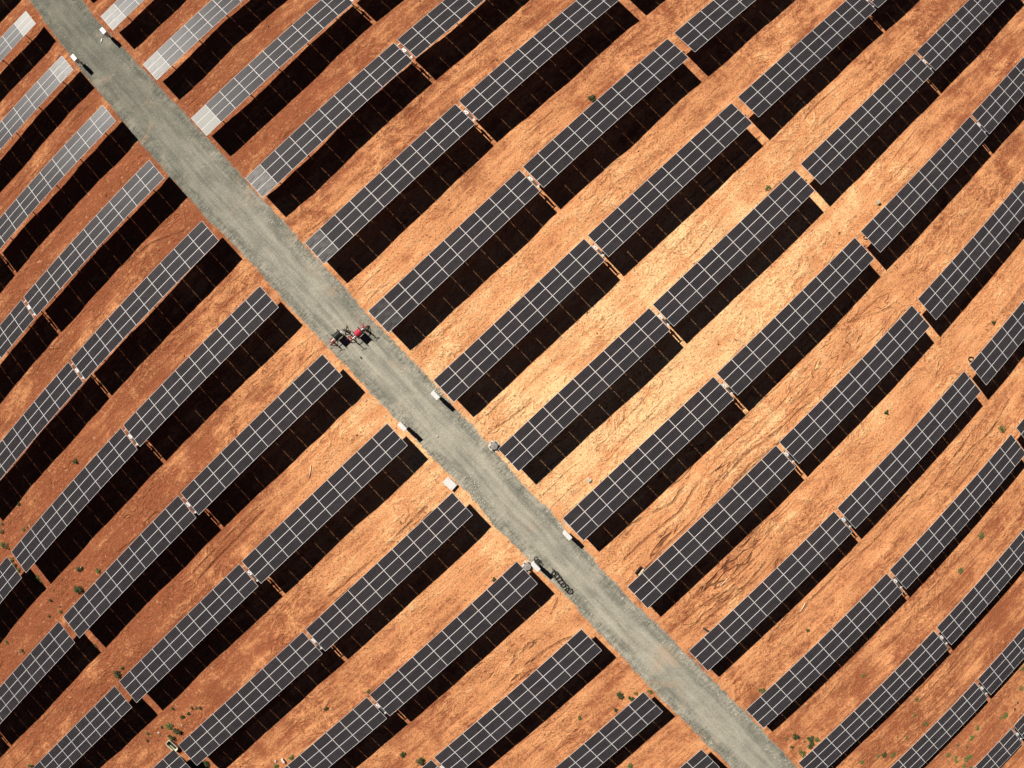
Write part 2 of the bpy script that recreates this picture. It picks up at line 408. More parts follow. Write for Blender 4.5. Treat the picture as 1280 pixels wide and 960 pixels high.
# ------------------------------------------------------------------ solar tables
T0, DT = 3.92, 9.2445
TROW = {0: -69.814, 1: -60.603, 2: -51.454, 3: -42.271, 4: -33.017, 5: -23.797, 6: -14.574, 7: -5.348, 8: 3.911, 9: 13.104, 10: 22.378, 11: 31.606, 12: 40.859, 13: 50.194, 14: 59.478, 15: 68.828, 16: 78.09, 17: 87.3, -1: -79.0, -2: -88.2}
SBLK = {-4: -93.7, -3: -73.072, -2: -52.022, -1: -31.441, 1: -5.143, 2: 15.51, 3: 36.663, 4: 57.21, 5: 78.36, 6: 98.75}
TL_, TW, TAU, H0 = 20.2, 2.956, math.radians(5), 2.1177
NC = 10; PX = TL_/NC; PY = TW/3
bm = bmesh.new()
box(bm, (0, 0, 0), (PX-.015, PY-.006, .04))
top = max(bm.faces, key=lambda f: f.calc_center_median().z)
bot = min(bm.faces, key=lambda f: f.calc_center_median().z)
bot.material_index = 2
bmesh.ops.inset_region(bm, faces=[top], thickness=.032, depth=-.003)
top.material_index = 1
MODULE = mesh('solar_module', bm, ALU, CELLS, BACK)
bm = bmesh.new()
box(bm, (0, 0, 0), (TL_-.3, .14, .14), bevel=.015); TUBE_S = mesh('torque_tube', bm, STEEL)
bm = bmesh.new()
box(bm, (.26, 0, 0), (TL_+.22, .14, .14), bevel=.015); TUBE_L = mesh('torque_tube', bm, STEEL)
bm = bmesh.new(); box(bm, (0, 0, 0), (TL_-.1, .05, .07)); PUR_S = mesh('purlin', bm, STEEL)
bm = bmesh.new(); box(bm, (.25, 0, 0), (TL_+.30, .05, .07)); PUR_L = mesh('purlin', bm, STEEL)
bm = bmesh.new()
hp = H0 + TW/2*math.sin(TAU)                       # centre height of the panel plane
zt = hp - .17
box(bm, (0, -.06, (zt-.06-.5)/2), (.10, .012, zt-.06+.5)); box(bm, (0, .06, (zt-.06-.5)/2), (.10, .012, zt-.06+.5)); box(bm, (0, 0, (zt-.06-.5)/2), (.012, .107, zt-.06+.5))
POST = mesh('post', bm, STEEL)
bm = bmesh.new()                                   # the bearing and drive bracket that shows in the gap of a coupled pair
box(bm, (0, .10, zt+.105), (.26, .50, .02), bevel=.006, mi=0)
box(bm, (0, -.52, zt+.06), (.22, .62, .05), bevel=.01, mi=1)
box(bm, (.03, .42, zt+.10), (.16, .12, .09), bevel=.015, mi=1)
cyl(bm, (-.05, .05, zt+.11), (-.05, .05, zt+.16), .05, mi=1)
cyl(bm, (.06, .22, zt+.11), (.06, .22, zt+.15), .04, mi=1)
box(bm, (0, -.98, zt+.02), (.20, .18, .04), bevel=.01, mi=0)
box(bm, (0, 0, (zt-.5)/2-.06), (.12, .12, zt+.5), mi=2)
BRACK = mesh('drive_bracket', bm, STEELW, GREYD, STEEL)
ORD = ['first', 'second', 'third', 'fourth', 'fifth', 'sixth', 'seventh', 'eighth', 'ninth', 'tenth', 'eleventh', 'twelfth', 'thirteenth', 'fourteenth', 'fifteenth', 'sixteenth', 'seventeenth']
def project(p):
    c = CM @ np.array([p[0], -p[1], H-p[2]]); th = math.atan2(math.hypot(c[0], c[1]), c[2]); r = th/K[0]
    for _ in range(25): r -= (K[0]*r+K[1]*r**2+K[2]*r**3+K[3]*r**4-th)/max(.02, K[0]+2*K[1]*r+3*K[2]*r*r+4*K[3]*r**3); r = min(max(r, 0), 12)
    q = math.hypot(c[0], c[1])+1e-9
    return 640+100*r*c[0]/q, 480+100*r*c[1]/q
def seen(P, m=4):
    n = 0
    for p in P:
        x, y = project(p)
        if -m <= x <= 1280+m and -m <= y <= 960+m: n += 1
    return n
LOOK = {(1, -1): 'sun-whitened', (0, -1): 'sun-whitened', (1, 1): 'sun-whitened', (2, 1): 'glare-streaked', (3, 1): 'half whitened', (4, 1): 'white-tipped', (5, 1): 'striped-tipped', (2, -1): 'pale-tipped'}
NEAR = {(6, 1): 'dark grey solar table on right roadside, just across from the two cable drums',
        (6, -1): 'dark grey solar table on left roadside, starting just below the black cable drum',
        (8, -1): 'dark grey solar table on left roadside whose tip touches the white pit lid',
        (9, -1): 'dark grey solar table on left roadside, its tip behind the black coil and cabinet',
        (7, -1): 'dark grey solar table on left roadside, tip beside the single slim white cabinet',
        (10, 1): 'dark grey solar table on right roadside with a small open crate at its edge',
        (8, -2): 'dark grey solar table with an overgrown cream tub and bushes at its end'}
GLARE_DUST = {(0, -1): .8, (1, -1): .55, (2, -1): .3, (1, 1): .6, (2, 1): .65, (3, 1): .85, (4, 1): .62, (5, 1): .5, (6, 1): .4}  # dusty film and painted glare, only on tables in the sun's glint
table_objs = {}
def make_table(rw, bk):
    s0, t0 = SBLK[bk], TROW[rw]
    ctr = U*(s0+TL_/2) + V*(t0+TW/2*math.cos(TAU))
    root = empty('solar_table', ctr, PHI)
    jt = rnd.uniform(-.006, .006); tau = -TAU + jt
    ca, sa = math.cos(tau), math.sin(tau)
    for i in range(NC):
        for j in range(3):
            y = (j-1)*PY
            end = i == (0 if bk > 0 else NC-1)
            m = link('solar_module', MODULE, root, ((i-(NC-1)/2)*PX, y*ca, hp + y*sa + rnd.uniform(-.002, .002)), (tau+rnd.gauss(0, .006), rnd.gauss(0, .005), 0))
            m.color = (max(0.0, GLARE_DUST.get((rw, bk), 0.0)*(1 if end else .18 if i in (1, NC-2) and abs(bk) == 1 else .05)), 0, 0, 1)
    paired = bk in (1, 3, 5, -2, -4)
    link('torque_tube', TUBE_L if paired else TUBE_S, root, (0, 0, hp-.13), (tau, 0, 0))
    for y in (-.98, .98):
        link('purlin', PUR_L if paired else PUR_S, root, (0, y*ca - sa*-.06, hp + y*sa - .062), (tau, 0, 0))
    for i in (-8.0, -4.0, 0, 4.0, 8.0):
        q = ctr + U*i
        link('post', POST, root, (i, 0, min(0, gz(q))))
    if paired:
        link('drive_bracket', BRACK, root, (TL_/2+.21, 0, 0))
    look = LOOK.get((rw, bk), 'dark grey')
    if (rw, bk) in NEAR: lab = NEAR[(rw, bk)]
    elif rw < (LROW if bk < 0 else RROW):
        lab = 'solar table at the top left corner, %s of the road, only its shadow in view' % ('left' if bk < 0 else 'right')
    elif bk < 0:
        lab = '%s solar table in %s row down left roadside, %s table out from road' % (look, ORD[rw-LROW], ORD[-bk-1])
    else:
        lab = '%s solar table in %s row down right roadside, %s table out from road' % (look, ORD[rw-RROW], ORD[bk-1])
    tag(root, lab, 'solar table', 'rows of solar tables across the red soil')
    table_objs[(rw, bk)] = root
vis = []
for rw in sorted(TROW):
    for bk in SBLK:
        s0, t0 = SBLK[bk], TROW[rw]
        P = []
        for a in np.linspace(0, TL_, 31):
            for b in np.linspace(0, 1, 5): P.append(U*(s0+a)+V*(t0+b*TW)+Vector((0, 0, H0+b*.26)))
        Q = [Vector((p.x, p.y, 0)) + SH*p.z for p in P]
        if seen(P) or seen(Q, 0): vis.append((rw, bk, seen(P, 0)))
LROW = min(r for r, b, n in vis if b < 0 and n); RROW = min(r for r, b, n in vis if b > 0 and n)
print('VISIBLE', len(vis), LROW, RROW, [v for v in vis if v[2] == 0])
for rw, bk, n in vis: make_table(rw, bk)

# rust-red conduits lying across the wider gaps
bm = bmesh.new()
cyl(bm, (-.75, 0, .10), (.75, 0, .10), .065, seg=12)
for x in (-.45, .45): box(bm, (x, 0, .03), (.16, .2, .1), bevel=.02, mi=1)
COND = mesh('cable_conduit', bm, RUST, GREYD)
for rw in range(3, 15):
    for bk, gap in ((2, .95), (-3, .87)):
        if (rw, bk) not in table_objs: continue
        s = SBLK[bk]+TL_+gap/2; p = U*s+V*(TROW[rw]+1.72)
        if not seen([p], 0): continue
        o = link('cable_conduit', COND, None, (p.x, p.y, gz(p)-.02), (0, 0, PHI+rnd.uniform(-.06, .06)))
        side = 'right' if bk > 0 else 'left'
        n = rw-(RROW if bk > 0 else LROW)
        tag(o, 'rust red conduit on the soil bridging the wide table gap, %s row down %s roadside' % (ORD[n], side), 'conduit', 'conduits across the wide table gaps')

# ------------------------------------------------------------------ inverter cabinets along the road
bm = bmesh.new()
box(bm, (0, 0, 1.30), (.36, .84, 1.02), bevel=.012); body = mesh('cabinet_body', bm, WHITE)
bm = bmesh.new(); box(bm, (0, 0, 1.835), (.44, .92, .045), bevel=.01); roof = mesh('rain_roof', bm, WHITE)
bm = bmesh.new(); box(bm, (.1855, 0, 1.3), (.012, .76, .92), bevel=.004); door = mesh('door', bm, WHITE)
bm = bmesh.new(); box(bm, (.20, .3, 1.3), (.025, .03, .14), bevel=.005); hnd = mesh('handle', bm, GREYD)
bm = bmesh.new(); box(bm, (0, 0, .3), (.07, .07, 1.02)); leg = mesh('leg', bm, STEEL)
bm = bmesh.new(); tube(bm, [(0, 0, .82), (0, .02, .5), (.05, .05, .2), (.12, .1, -.1)], .035); cond = mesh('cable_duct', bm, BLACK)
CABS = [((128.5, 38.2), 'white cabinet on legs at upper right roadside by the most sun-whitened tables'),
        ((92.3, 72.0), 'white cabinet on legs at upper left roadside, near the sun-whitened table tip'),
        ((544.0, 494.3), 'slim white cabinet on right roadside, beside a strip of pale rubble'),
        ((502.5, 533.3), 'slim white cabinet on left roadside, standing alone at a table tip'),
        ((709.4, 669.8), 'slim white cabinet on right roadside, past the round grey pit cover'),
        ((669.7, 709.0), 'slim white cabinet on left roadside, between round pit cover and black coil')]
for (px, py), lab in CABS:
    p = at(px, py, 1.85); z = rz(p)
    root = empty('electrical_cabinet', (p.x, p.y, z), PHI + (math.pi if px in (544.0, 709.4, 128.5) else 0))
    for me, nm in ((body, 'cabinet_body'), (roof, 'rain_roof'), (cond, 'cable_duct')): link(nm, me, root)
    d = link('door', door, root); link('handle', hnd, d)
    for y in (-.34, .34): link('leg', leg, root, (0, y, 0))
    tag(root, lab, 'cabinet', 'white electrical cabinets along the gravel road')

# ------------------------------------------------------------------ white pit lid, round pit covers
p = at(562.3, 604.6, .25); z = gz(p)
root = empty('cable_pit', (p.x, p.y, z), PHI + .09)
bm = bmesh.new(); box(bm, (0, 0, .10), (.72, 1.16, .34), bevel=.02); link('pit_wall', mesh('pit_wall', bm, CONC), root)
bm = bmesh.new(); box(bm, (0, 0, .295), (.80, 1.24, .05), bevel=.012)
link('lid', mesh('lid', bm, WHITE), root)
for x in (-.28, .28):
    for y in (-.45, .45):
        bm = bmesh.new(); cyl(bm, (x, y, .31), (x, y, .335), .028, seg=8); link('bolt', mesh('bolt', bm, GREYD), root)
tag(root, 'flat white bolted lid on a low cable pit at the left roadside', 'cable pit')

def stone_verts(bm, c, r, rg, mi=0, flat=.7):
    q = bmesh.ops.create_icosphere(bm, subdivisions=1, radius=r)
    f = Vector((rg.uniform(.75, 1.25), rg.uniform(.75, 1.25), flat*rg.uniform(.8, 1.2)))
    rot = Matrix.Rotation(rg.uniform(0, 6.3), 3, 'Z')
    for v in q['verts']:
        v.co = rot @ Vector((v.co.x*f.x, v.co.y*f.y, v.co.z*f.z)) * rg.uniform(.85, 1.15) + Vector(c)
    for fa in {fa for v in q['verts'] for fa in v.link_faces}: fa.material_index = mi
for px, py, lab in ((617.5, 557.6, 'round grey pit cover with six dark clamps on a pale apron, right roadside'),
                    (659.2, 708.4, 'round grey pit cover on a pale apron, touching the left roadside cabinet')):
    p = at(px, py, .3); z = rz(p)
    root = empty('pit_cover', (p.x, p.y, z))
    bm = bmesh.new(); cyl(bm, (0, 0, -.1), (0, 0, .24), .36, seg=24); link('ring_wall', mesh('ring_wall', bm, CONC), root)
    bm = bmesh.new(); cyl(bm, (0, 0, .24), (0, 0, .30), .37, .35, 36); cyl(bm, (0, 0, .30), (0, 0, .33), .33, .10, 36); link('cover', mesh('cover', bm, CONC), root)
    for k in range(6):
        a = k*math.pi/3 + .2; bm = bmesh.new(); cyl(bm, (.42*math.cos(a), .42*math.sin(a), -.05), (.42*math.cos(a), .42*math.sin(a), .30), .075, .06, 10); link('clamp', mesh('clamp', bm, GREYD), root)
    bm = bmesh.new(); rg = random.Random(int(px)); n = 40
    A = [bm.verts.new(((.58+rg.uniform(-.07, .07))*math.cos(k*2*math.pi/n), (.58+rg.uniform(-.07, .07))*math.sin(k*2*math.pi/n), .07)) for k in range(n)]
    B = [bm.verts.new((v.co.x*1.08, v.co.y*1.08, -.12)) for v in A]
    bm.faces.new(A)
    for k in range(n): bm.faces.new((B[k], B[(k+1) % n], A[(k+1) % n], A[k]))
    link('apron', mesh('apron', bm, PALE), root)
    bm = bmesh.new(); box(bm, (0, 0, .35), (.16, .03, .03), bevel=.008); link('lift_handle', mesh('lift_handle', bm, GREYD), root)
    tag(root, lab, 'pit cover', 'round pit covers beside the road')

# ------------------------------------------------------------------ cable drums on jack stands
def drum(px, py, cmat, rad, wl, fl, lab):
    zc = .78; p = at(px, py, zc); z = rz(p)
    root = empty('cable_drum', (p.x, p.y, z), PHI)
    bm = bmesh.new(); cyl(bm, (-wl/2, 0, zc), (wl/2, 0, zc), rad, seg=40)
    n = 15
    for k in range(n):                                   # the top layer of wound cable
        x = -wl/2 + (k+.5)*wl/n; ring = [(x, (rad+.012)*math.cos(a), zc+(rad+.012)*math.sin(a)) for a in np.linspace(0, 2*math.pi, 40, endpoint=False)]
        tube(bm, ring, wl/n/2, 6, True)
    link('cable_winding', mesh('cable_winding', bm, cmat, smooth=True), root)
    for sx in (-1, 1):
        bm = bmesh.new(); x = sx*(wl/2+.03)
        cyl(bm, (x-.022, 0, zc), (x+.022, 0, zc), fl, seg=36)
        for k in range(6):
            a = k*math.pi/3; cyl(bm, (x-.03, .34*math.cos(a), zc+.34*math.sin(a)), (x+.03, .34*math.cos(a), zc+.34*math.sin(a)), .018, seg=8)
        cyl(bm, (x-.035, 0, zc), (x+.035, 0, zc), .13, seg=20)
        link('flange', mesh('flange', bm, DWOOD), root)
    bm = bmesh.new(); cyl(bm, (-wl/2-.52, 0, zc), (wl/2+.52, 0, zc), .032, seg=12); link('spindle', mesh('spindle', bm, STEEL), root)
    tag(root, lab, 'cable drum', 'cable drums set up on the gravel road')
drum(421.9, 419.3, BLKC, .33, .66, .50, 'drum of black cable raised on a spindle, the left of two on the road')
drum(448.2, 416.2, REDC, .33, .62, .50, 'drum of bright red cable raised on a spindle on the gravel road')
def stand(px, py, mat, hgt, lab, n=4, rot=.3):
    p = at(px, py, .1); z = rz(p)
    root = empty('jack_stand', (p.x, p.y, z), rot)
    bm = bmesh.new(); cyl(bm, (0, 0, .02), (0, 0, .72), .055, seg=14); cyl(bm, (0, 0, .70), (0, 0, .80), .075, seg=14); link('post', mesh('post', bm, mat), root)
    bm = bmesh.new(); cyl(bm, (0, 0, .72), (0, 0, hgt), .034, seg=10); link('screw', mesh('screw', bm, GREYD), root)
    bm = bmesh.new(); cyl(bm, (-.22, 0, hgt), (.22, 0, hgt), .022, seg=8); cyl(bm, (-.22, 0, hgt-.03), (-.22, 0, hgt+.05), .035, seg=8); cyl(bm, (.22, 0, hgt-.03), (.22, 0, hgt+.05), .035, seg=8); link('handle', mesh('handle', bm, mat), root)
    for k in range(n):
        a = k*2*math.pi/n + .5; c_, s_ = math.cos(a), math.sin(a)
        bm = bmesh.new()
        cyl(bm, (.04*c_, .04*s_, .50), (.44*c_, .44*s_, .05), .032, seg=8); cyl(bm, (.05*c_, .05*s_, .05), (.44*c_, .44*s_, .05), .028, seg=8)
        box(bm, (.44*c_, .44*s_, .02), (.13, .13, .03), bevel=.008)
        link('leg', mesh('leg', bm, mat), root)
    bm = bmesh.new(); box(bm, (0, 0, .84), (.13, .1, .08), bevel=.01); link('cradle', mesh('cradle', bm, mat), root)
    tag(root, lab, 'jack stand', 'jack stands holding the cable drums')
stand(417.0, 427.6, REDP, 1.15, 'red jack stand at the road edge, outer end of the black drum', 4, .2)
stand(432.4, 412.8, TANW, 1.25, 'tan jack stand at the inner end of the black drum', 4, .9)
stand(440.4, 423.3, REDP, 1.55, 'red jack stand at the inner end of the red drum', 4, .5)
stand(455.9, 410.0, REDP, 1.45, 'dark red jack stand at the outer end of the red drum', 4, .1)
stand(458.8, 412.2, GREYD, 1.35, 'dark grey jack stand on the far side of the red drum, nearest the right verge', 3, .6)

# ------------------------------------------------------------------ black coil and loose cable by the road
loops = [(688.4, 712.9), (693.2, 716.6), (696.4, 720.6), (698.6, 724.2), (701.2, 727.6), (705.2, 732.0), (711.0, 737.8)]
pts = []
q0 = [at(*q) for q in loops]
for i, q in enumerate(q0):
    nx = q0[min(i+1, len(q0)-1)] - q0[max(i-1, 0)]; nx.normalize(); side = Vector((-nx.y, nx.x, 0))
    nxt = q0[i+1] if i+1 < len(q0) else q
    for k in range(20 if i < len(q0)-1 else 15):
        a = k*2*math.pi/20; c0 = q.lerp(nxt, k/20*1.0) if i+1 < len(q0) else q
        g0 = rz(c0)
        R = .26
        pts.append(c0 + side*(R*math.cos(a)) + nx*(.10*math.sin(a)) + Vector((0, 0, g0 + .20 + .17*math.sin(a))))
bm = bmesh.new(); tube(bm, pts, .056, 8)
o = link('conduit_coil', mesh('conduit_coil', bm, BLACK, smooth=True)); tag(o, 'black corrugated conduit coil stretched out in loops on the gravel edge', 'coil')
rg = random.Random(5); pts = []
for k in range(46):
    a = k*.62; c0 = at(668.5 + k*.17, 698.0 + k*.19); pts.append(c0 + Vector((.22*math.cos(a)+rg.uniform(-.06, .06), .2*math.sin(a*1.13)+rg.uniform(-.06, .06), rz(c0)+.05+.05*abs(math.sin(a*.7)))))
bm = bmesh.new(); tube(bm, pts, .026, 6)
o = link('loose_cable', mesh('loose_cable', bm, BLACK, smooth=True)); tag(o, 'tangled heap of black cable on gravel behind the left roadside cabinet', 'cable')
c0 = at(1081.5, 297.2); pts = [c0 + Vector((.26*math.cos(a)*1.1, .18*math.sin(a), gz(c0)+.05)) for a in np.linspace(.3, 5.2, 18)] + [c0 + Vector((.7, .35, gz(c0)+.05))]
bm = bmesh.new(); tube(bm, pts, .04, 8); o = link('cable_loop', mesh('cable_loop', bm, BLACK, smooth=True)); tag(o, 'black cable loop on the soil at a wide table gap, ninth right roadside row', 'cable')
c0 = at(1213.3, 449.0); pts = [c0 + Vector((.33*math.cos(a), .24*math.sin(a), gz(c0)+.06)) for a in np.linspace(0, 2*math.pi, 24, endpoint=False)]
bm = bmesh.new(); tube(bm, pts, .075, 10, True); o = link('tyre', mesh('tyre', bm, BLACK, smooth=True)); tag(o, 'small black tyre lying flat on soil at a table corner near right edge', 'tyre')
c0 = at(882.5, 787.0); d = (at(887.5, 790.5)-at(877, 783)).normalized()
bm = bmesh.new(); tube(bm, [d*-.42+Vector((0, 0, .08)), d*-.2+Vector((0, 0, .13)), d*.1+Vector((0, 0, .13)), d*.42+Vector((0, 0, .08))], .11, 12)
o = link('log', mesh('log', bm, DWOOD, smooth=True), None, (c0.x, c0.y, gz(c0))); tag(o, 'short dark log lying on the soil against a right roadside table', 'log')
c0 = at(799.5, 713.5); root = empty('open_crate', (c0.x, c0.y, gz(c0)), PHI+.15)
for nm, c_, s_ in (('end_board', (-.45, 0, .2), (.05, .56, .4)), ('end_board', (.45, 0, .2), (.05, .56, .4)), ('side_board', (0, -.28, .2), (.846, .04, .4)), ('side_board', (0, .28, .2), (.846, .04, .4)), ('base_board', (0, 0, .03), (.84, .51, .03))):
    bm = bmesh.new(); box(bm, c_, s_, bevel=.008); link(nm, mesh(nm, bm, STICK if nm == 'base_board' else DWOOD), root)
tag(root, 'small dark open crate on soil at the edge of a right roadside table', 'crate')
c0 = at(216.2, 931.2); root = empty('open_tub', (c0.x, c0.y, gz(c0)), PHI - 1.48)
bm = bmesh.new()
n = 40; prof = [(1.0, 0, 0), (1.08, .42, 0), (1.16, .46, 0), (1.14, .5, 0), (1.0, .5, 0), (.9, .46, 0), (.84, .10, 0)]
rings = []
for k_, zz, _ in prof:
    R_ = []
    for k in range(n):
        a = k*2*math.pi/n; cx, sy = math.cos(a), math.sin(a); f = 1/(abs(cx)**6+abs(sy)**6)**(1/6)
        R_.append(bm.verts.new((.72*k_*cx*f*.72 if False else (.66+.0)*cx*f*(1 if k_ == 1 else 1) + (k_-1)*.35*cx, .36*sy*f + (k_-1)*.35*sy, zz)))
    rings.append(R_)
for A, B in zip(rings, rings[1:]):
    for k in range(n): bm.faces.new((A[k], A[(k+1) % n], B[(k+1) % n], B[k]))
bm.faces.new(rings[-1]); bm.faces.new(rings[0][::-1])
link('tub_shell', mesh('tub_shell', bm, CREAM), root)
bm = bmesh.new(); box(bm, (0, 0, .14), (1.02, .44, .05), bevel=.01); link('dark_water', mesh('dark_water', bm, BLACK), root)
tag(root, 'cream open tub half hidden in bushes at the end of a table', 'tub')

# pale blocks, sticks
def block(px, py, size, mat, nm, lab, cat, rot):
    c0 = at(px, py); bm = bmesh.new(); box(bm, (0, 0, size[2]*.4), size, bevel=min(size)*.18)
    for v in bm.verts: v.co += Vector((rnd.uniform(-.02, .02), rnd.uniform(-.02, .02), rnd.uniform(-.01, .01)))
    tag(link(nm, mesh(nm, bm, mat), None, (c0.x, c0.y, rz(c0)), (0, 0, rot)), lab, cat)
block(1097.2, 253.2, (.42, .36, .3), PALE, 'stone_block', 'pale stone block beside a small dug hollow in the upper right aisle', 'stone', .5)
block(735.8, 599.8, (.40, .42, .2), PALE, 'stone_block', 'pale stone block lying in the sandy aisle right of the road, near centre', 'stone', .8)
block(127.2, 50.8, (.12, .42, .08), WHITE, 'offcut', 'white offcut lying on the gravel beside the upper right cabinet', 'offcut', -.1)
block(354.6, 950.0, (.22, .5, .3), WHITE, 'offcut', 'white upright offcut among weeds at the bottom edge, left half', 'offcut', .5)
block(344.8, 951.0, (.16, .18, .2), WHITE, 'offcut', 'tiny white lump beside green weeds at the bottom edge, left half', 'offcut', .2)
block(198.0, 916.0, (.3, .16, .12), PALE, 'offcut', 'pale fragment on soil above the cream tub', 'offcut', .4)
block(227.0, 906.5, (.14, .2, .12), PALE, 'offcut', 'pale chip on soil right of the bush above the tub', 'offcut', .9)
block(546.5, 545.5, (.16, .16, .1), PALE, 'stone_block', 'white stone lying in the middle of the gravel road', 'stone', .3)
block(451.3, 447.0, (.12, .2, .1), BLACK, 'offcut', 'small black lump on the gravel below the red drum', 'offcut', .6)
block(102.0, 708.5, (.12, .12, .3), PALE, 'offcut', 'pale chip on the dark shrub in the lower left aisle', 'offcut', .3)
def stick(a, b, lab):
    A, B = at(*a), at(*b); A.z, B.z = gz(A)+.05, gz(B)+.06; c0 = (A+B)/2
    bm = bmesh.new(); M_ = A.lerp(B, .55) + Vector((.03, .02, .02)); tube(bm, [A-c0, M_-c0, B-c0], .05, 8)
    tag(link('stick', mesh('stick', bm, STICK, smooth=True), None, c0), lab, 'stick')
stick((389.0, 582.0), (386.5, 597.5), 'bleached stick lying across the reddish aisle left of the road')
stick((1006.8, 753.5), (1000.5, 765.0), 'bleached stick lying in the aisle right of the road, lower right')
stick((899.5, 732.5), (909.0, 723.0), 'pale stick in a scoured patch between right roadside tables')

# ------------------------------------------------------------------ shrubs and weeds
def leaf_mesh(seed, n, R, hh, leaf, mat, lean=.8):
    rg = random.Random(seed); vs_, fs = [], []
    lob = [(rg.uniform(0, 6.3), rg.uniform(.25, .75)*R, rg.uniform(.35, .6)*R) for _ in range(5)] + [(0, 0, .6*R)]
    for i in range(n):
        a0, d0, r0 = rg.choice(lob); a = rg.uniform(0, 6.3); d = r0*math.sqrt(rg.random()); z = hh*(.15+.85*rg.random()*(1-(d/r0)**2*.6))
        c = Vector((d0*math.cos(a0)+d*math.cos(a), d0*math.sin(a0)+d*math.sin(a), z))
        ax1 = Vector((rg.gauss(0, 1), rg.gauss(0, 1), rg.gauss(0, .5))).normalized(); ax2 = ax1.cross(Vector((rg.gauss(0, .5), rg.gauss(0, .5), 1))).normalized()
        L1, L2 = leaf*rg.uniform(.6, 1.4), leaf*rg.uniform(.25, .5); b = len(vs_)
        vs_ += [c-ax1*L1, c+ax2*L2, c+ax1*L1, c-ax2*L2]; fs.append((b, b+1, b+2, b+3))
    me = bpy.data.meshes.new('foliage'); me.from_pydata([tuple(v) for v in vs_], [], fs); me.materials.append(mat); return me
def frond_mesh(seed, mat):
    rg = random.Random(seed); vs_, fs = [], []
    for k in range(16):
        a = rg.uniform(0, 6.3); L = rg.uniform(.7, 1.3); prev = None
        for j in range(7):
            t = j/6; c = Vector((L*t*math.cos(a), L*t*math.sin(a), .25+.5*t-.75*t*t)); s = Vector((-math.sin(a), math.cos(a), 0))*(.11*math.sin(math.pi*(.12+.86*t)))
            vs_ += [c-s, c+s]
            if j: b = len(vs_)-4; fs.append((b, b+1, b+3, b+2))
    me = bpy.data.meshes.new('foliage'); me.from_pydata([tuple(v) for v in vs_], [], fs); me.materials.append(mat); return me
def stem_mesh():
    bm = bmesh.new()
    for k in range(5):
        a = k*1.257; cyl(bm, (0, 0, -.05), (.16*math.cos(a), .16*math.sin(a), .24), .018, .008, 6)
    return mesh('stem', bm, STEM)
FD = [leaf_mesh(i, 150, .42, .5, .10, LEAFD) for i in range(3)]
FG = [leaf_mesh(10+i, 90, .40, .34, .09, LEAFG) for i in range(4)]
FB = [leaf_mesh(20+i, 70, .36, .25, .08, LEAFB) for i in range(3)]
FR = [frond_mesh(40, LEAFD)]
STM = stem_mesh()
def plant(px, py, sc, kind, lab, group=None, name='shrub', cat='shrub'):
    c0 = at(px, py); root = empty(name, (c0.x, c0.y, rz(c0)), rnd.uniform(0, 6.3))
    root.scale = (sc, sc, sc*rnd.uniform(.8, 1.1))
    link('foliage', rnd.choice(kind), root)
    if kind is not FR: link('stem', STM, root)
    tag(root, lab, cat, group)
P_ = plant
P_(740, 123.5, .95, FD, 'lone dark green bush on soil at upper centre, against a table edge')
P_(959, 234, .85, FG, 'lone green bush in the upper right aisle, beside a wide table gap')
P_(1049, 291, .5, FB, 'small brown dried shrub in the pale upper right aisle')
P_(99, 711, .8, FD, 'round dark shrub topped by a pale chip, lower left aisle')
P_(98, 736, 1.25, FD, 'large dark bush touching a table edge, lower left aisle')
P_(94, 577, .7, FD, 'lone dark shrub in the red aisle at mid left')
P_(23, 630, .5, FD, 'tiny dark shrub in the red aisle near the left edge')
P_(76, 764, .6, FG, 'small green shrub beside a wide table gap, lower left')
P_(123, 713, .9, FG, 'green shrub hugging the upper edge of a table, lower left')
P_(28, 813, 1.2, FB, 'large olive shrub against a table edge, lower left')
P_(147, 842, 1.05, FD, 'round dark bush by a table corner near a patch of broken pale soil')
P_(153, 835, .5, FD, 'small dark shrub just above the round bush by the table corner')
P_(212, 908, 1.3, FG, 'green leafy bush just above the cream tub, lower left')
P_(222, 914, 1.05, FD, 'dark round bush right of the cream tub, lower left')
P_(214, 921, .9, FD, 'dark bush pressed against the rim of the cream tub')
P_(233, 954, 1.1, FR, 'dark palm-like plant with long fronds under a table end, bottom left', None, 'palm_shrub')
P_(245, 957, 1.0, FR, 'dark fronded plant right of the palm-like one, bottom left edge', None, 'palm_shrub')
P_(258, 954, .9, FD, 'dark bush in the corner between table end and shadow, bottom left')
P_(226, 952, .6, FD, 'small dark shrub left of the palm-like plant, bottom left')
P_(119, 807, 1.0, FB, 'grey green bush in the shade at a wide table gap, lower left')
P_(177, 881, .9, FD, 'dark bush in the shade at the second wide table gap, lower left')
P_(344, 957, .9, FG, 'green weed clump at the bottom edge beside white offcuts')
P_(365, 947, .9, FG, 'green shrub at a table edge right of the white offcuts, bottom edge')
P_(503, 942.5, .8, FD, 'dark shrub alone on orange soil, bottom centre left')
P_(526, 950.5, 1.0, FD, 'dark shrub by a table corner, bottom centre left')
P_(408, 885, .55, FD, 'tiny dark shrub in the aisle at lower centre left')
P_(461, 864, .6, FG, 'small green shrub at a table gap, lower centre left')
P_(617, 724, .5, FD, 'tiny dark shrub beside a left roadside table, lower centre')
P_(774.5, 868, .95, FD, 'bigger dark bush left of the road at lower centre, largest of its cluster')
P_(788, 872, .75, FD, 'dark bush at the table edge in the cluster left of the road')
P_(795, 866, .6, FG, 'green shrub nearest the table tip in the cluster left of the road')
P_(813, 863.5, .8, FG, 'green shrub on the left road verge just past the table tip')
P_(769, 887, .5, FD, 'lowest dark tuft in the bush cluster left of the road')
P_(725, 897, .65, FG, 'small green weed alone in the aisle, lower centre')
P_(788, 956, 1.0, FG, 'bright green weed clump at the bottom edge left of the road')
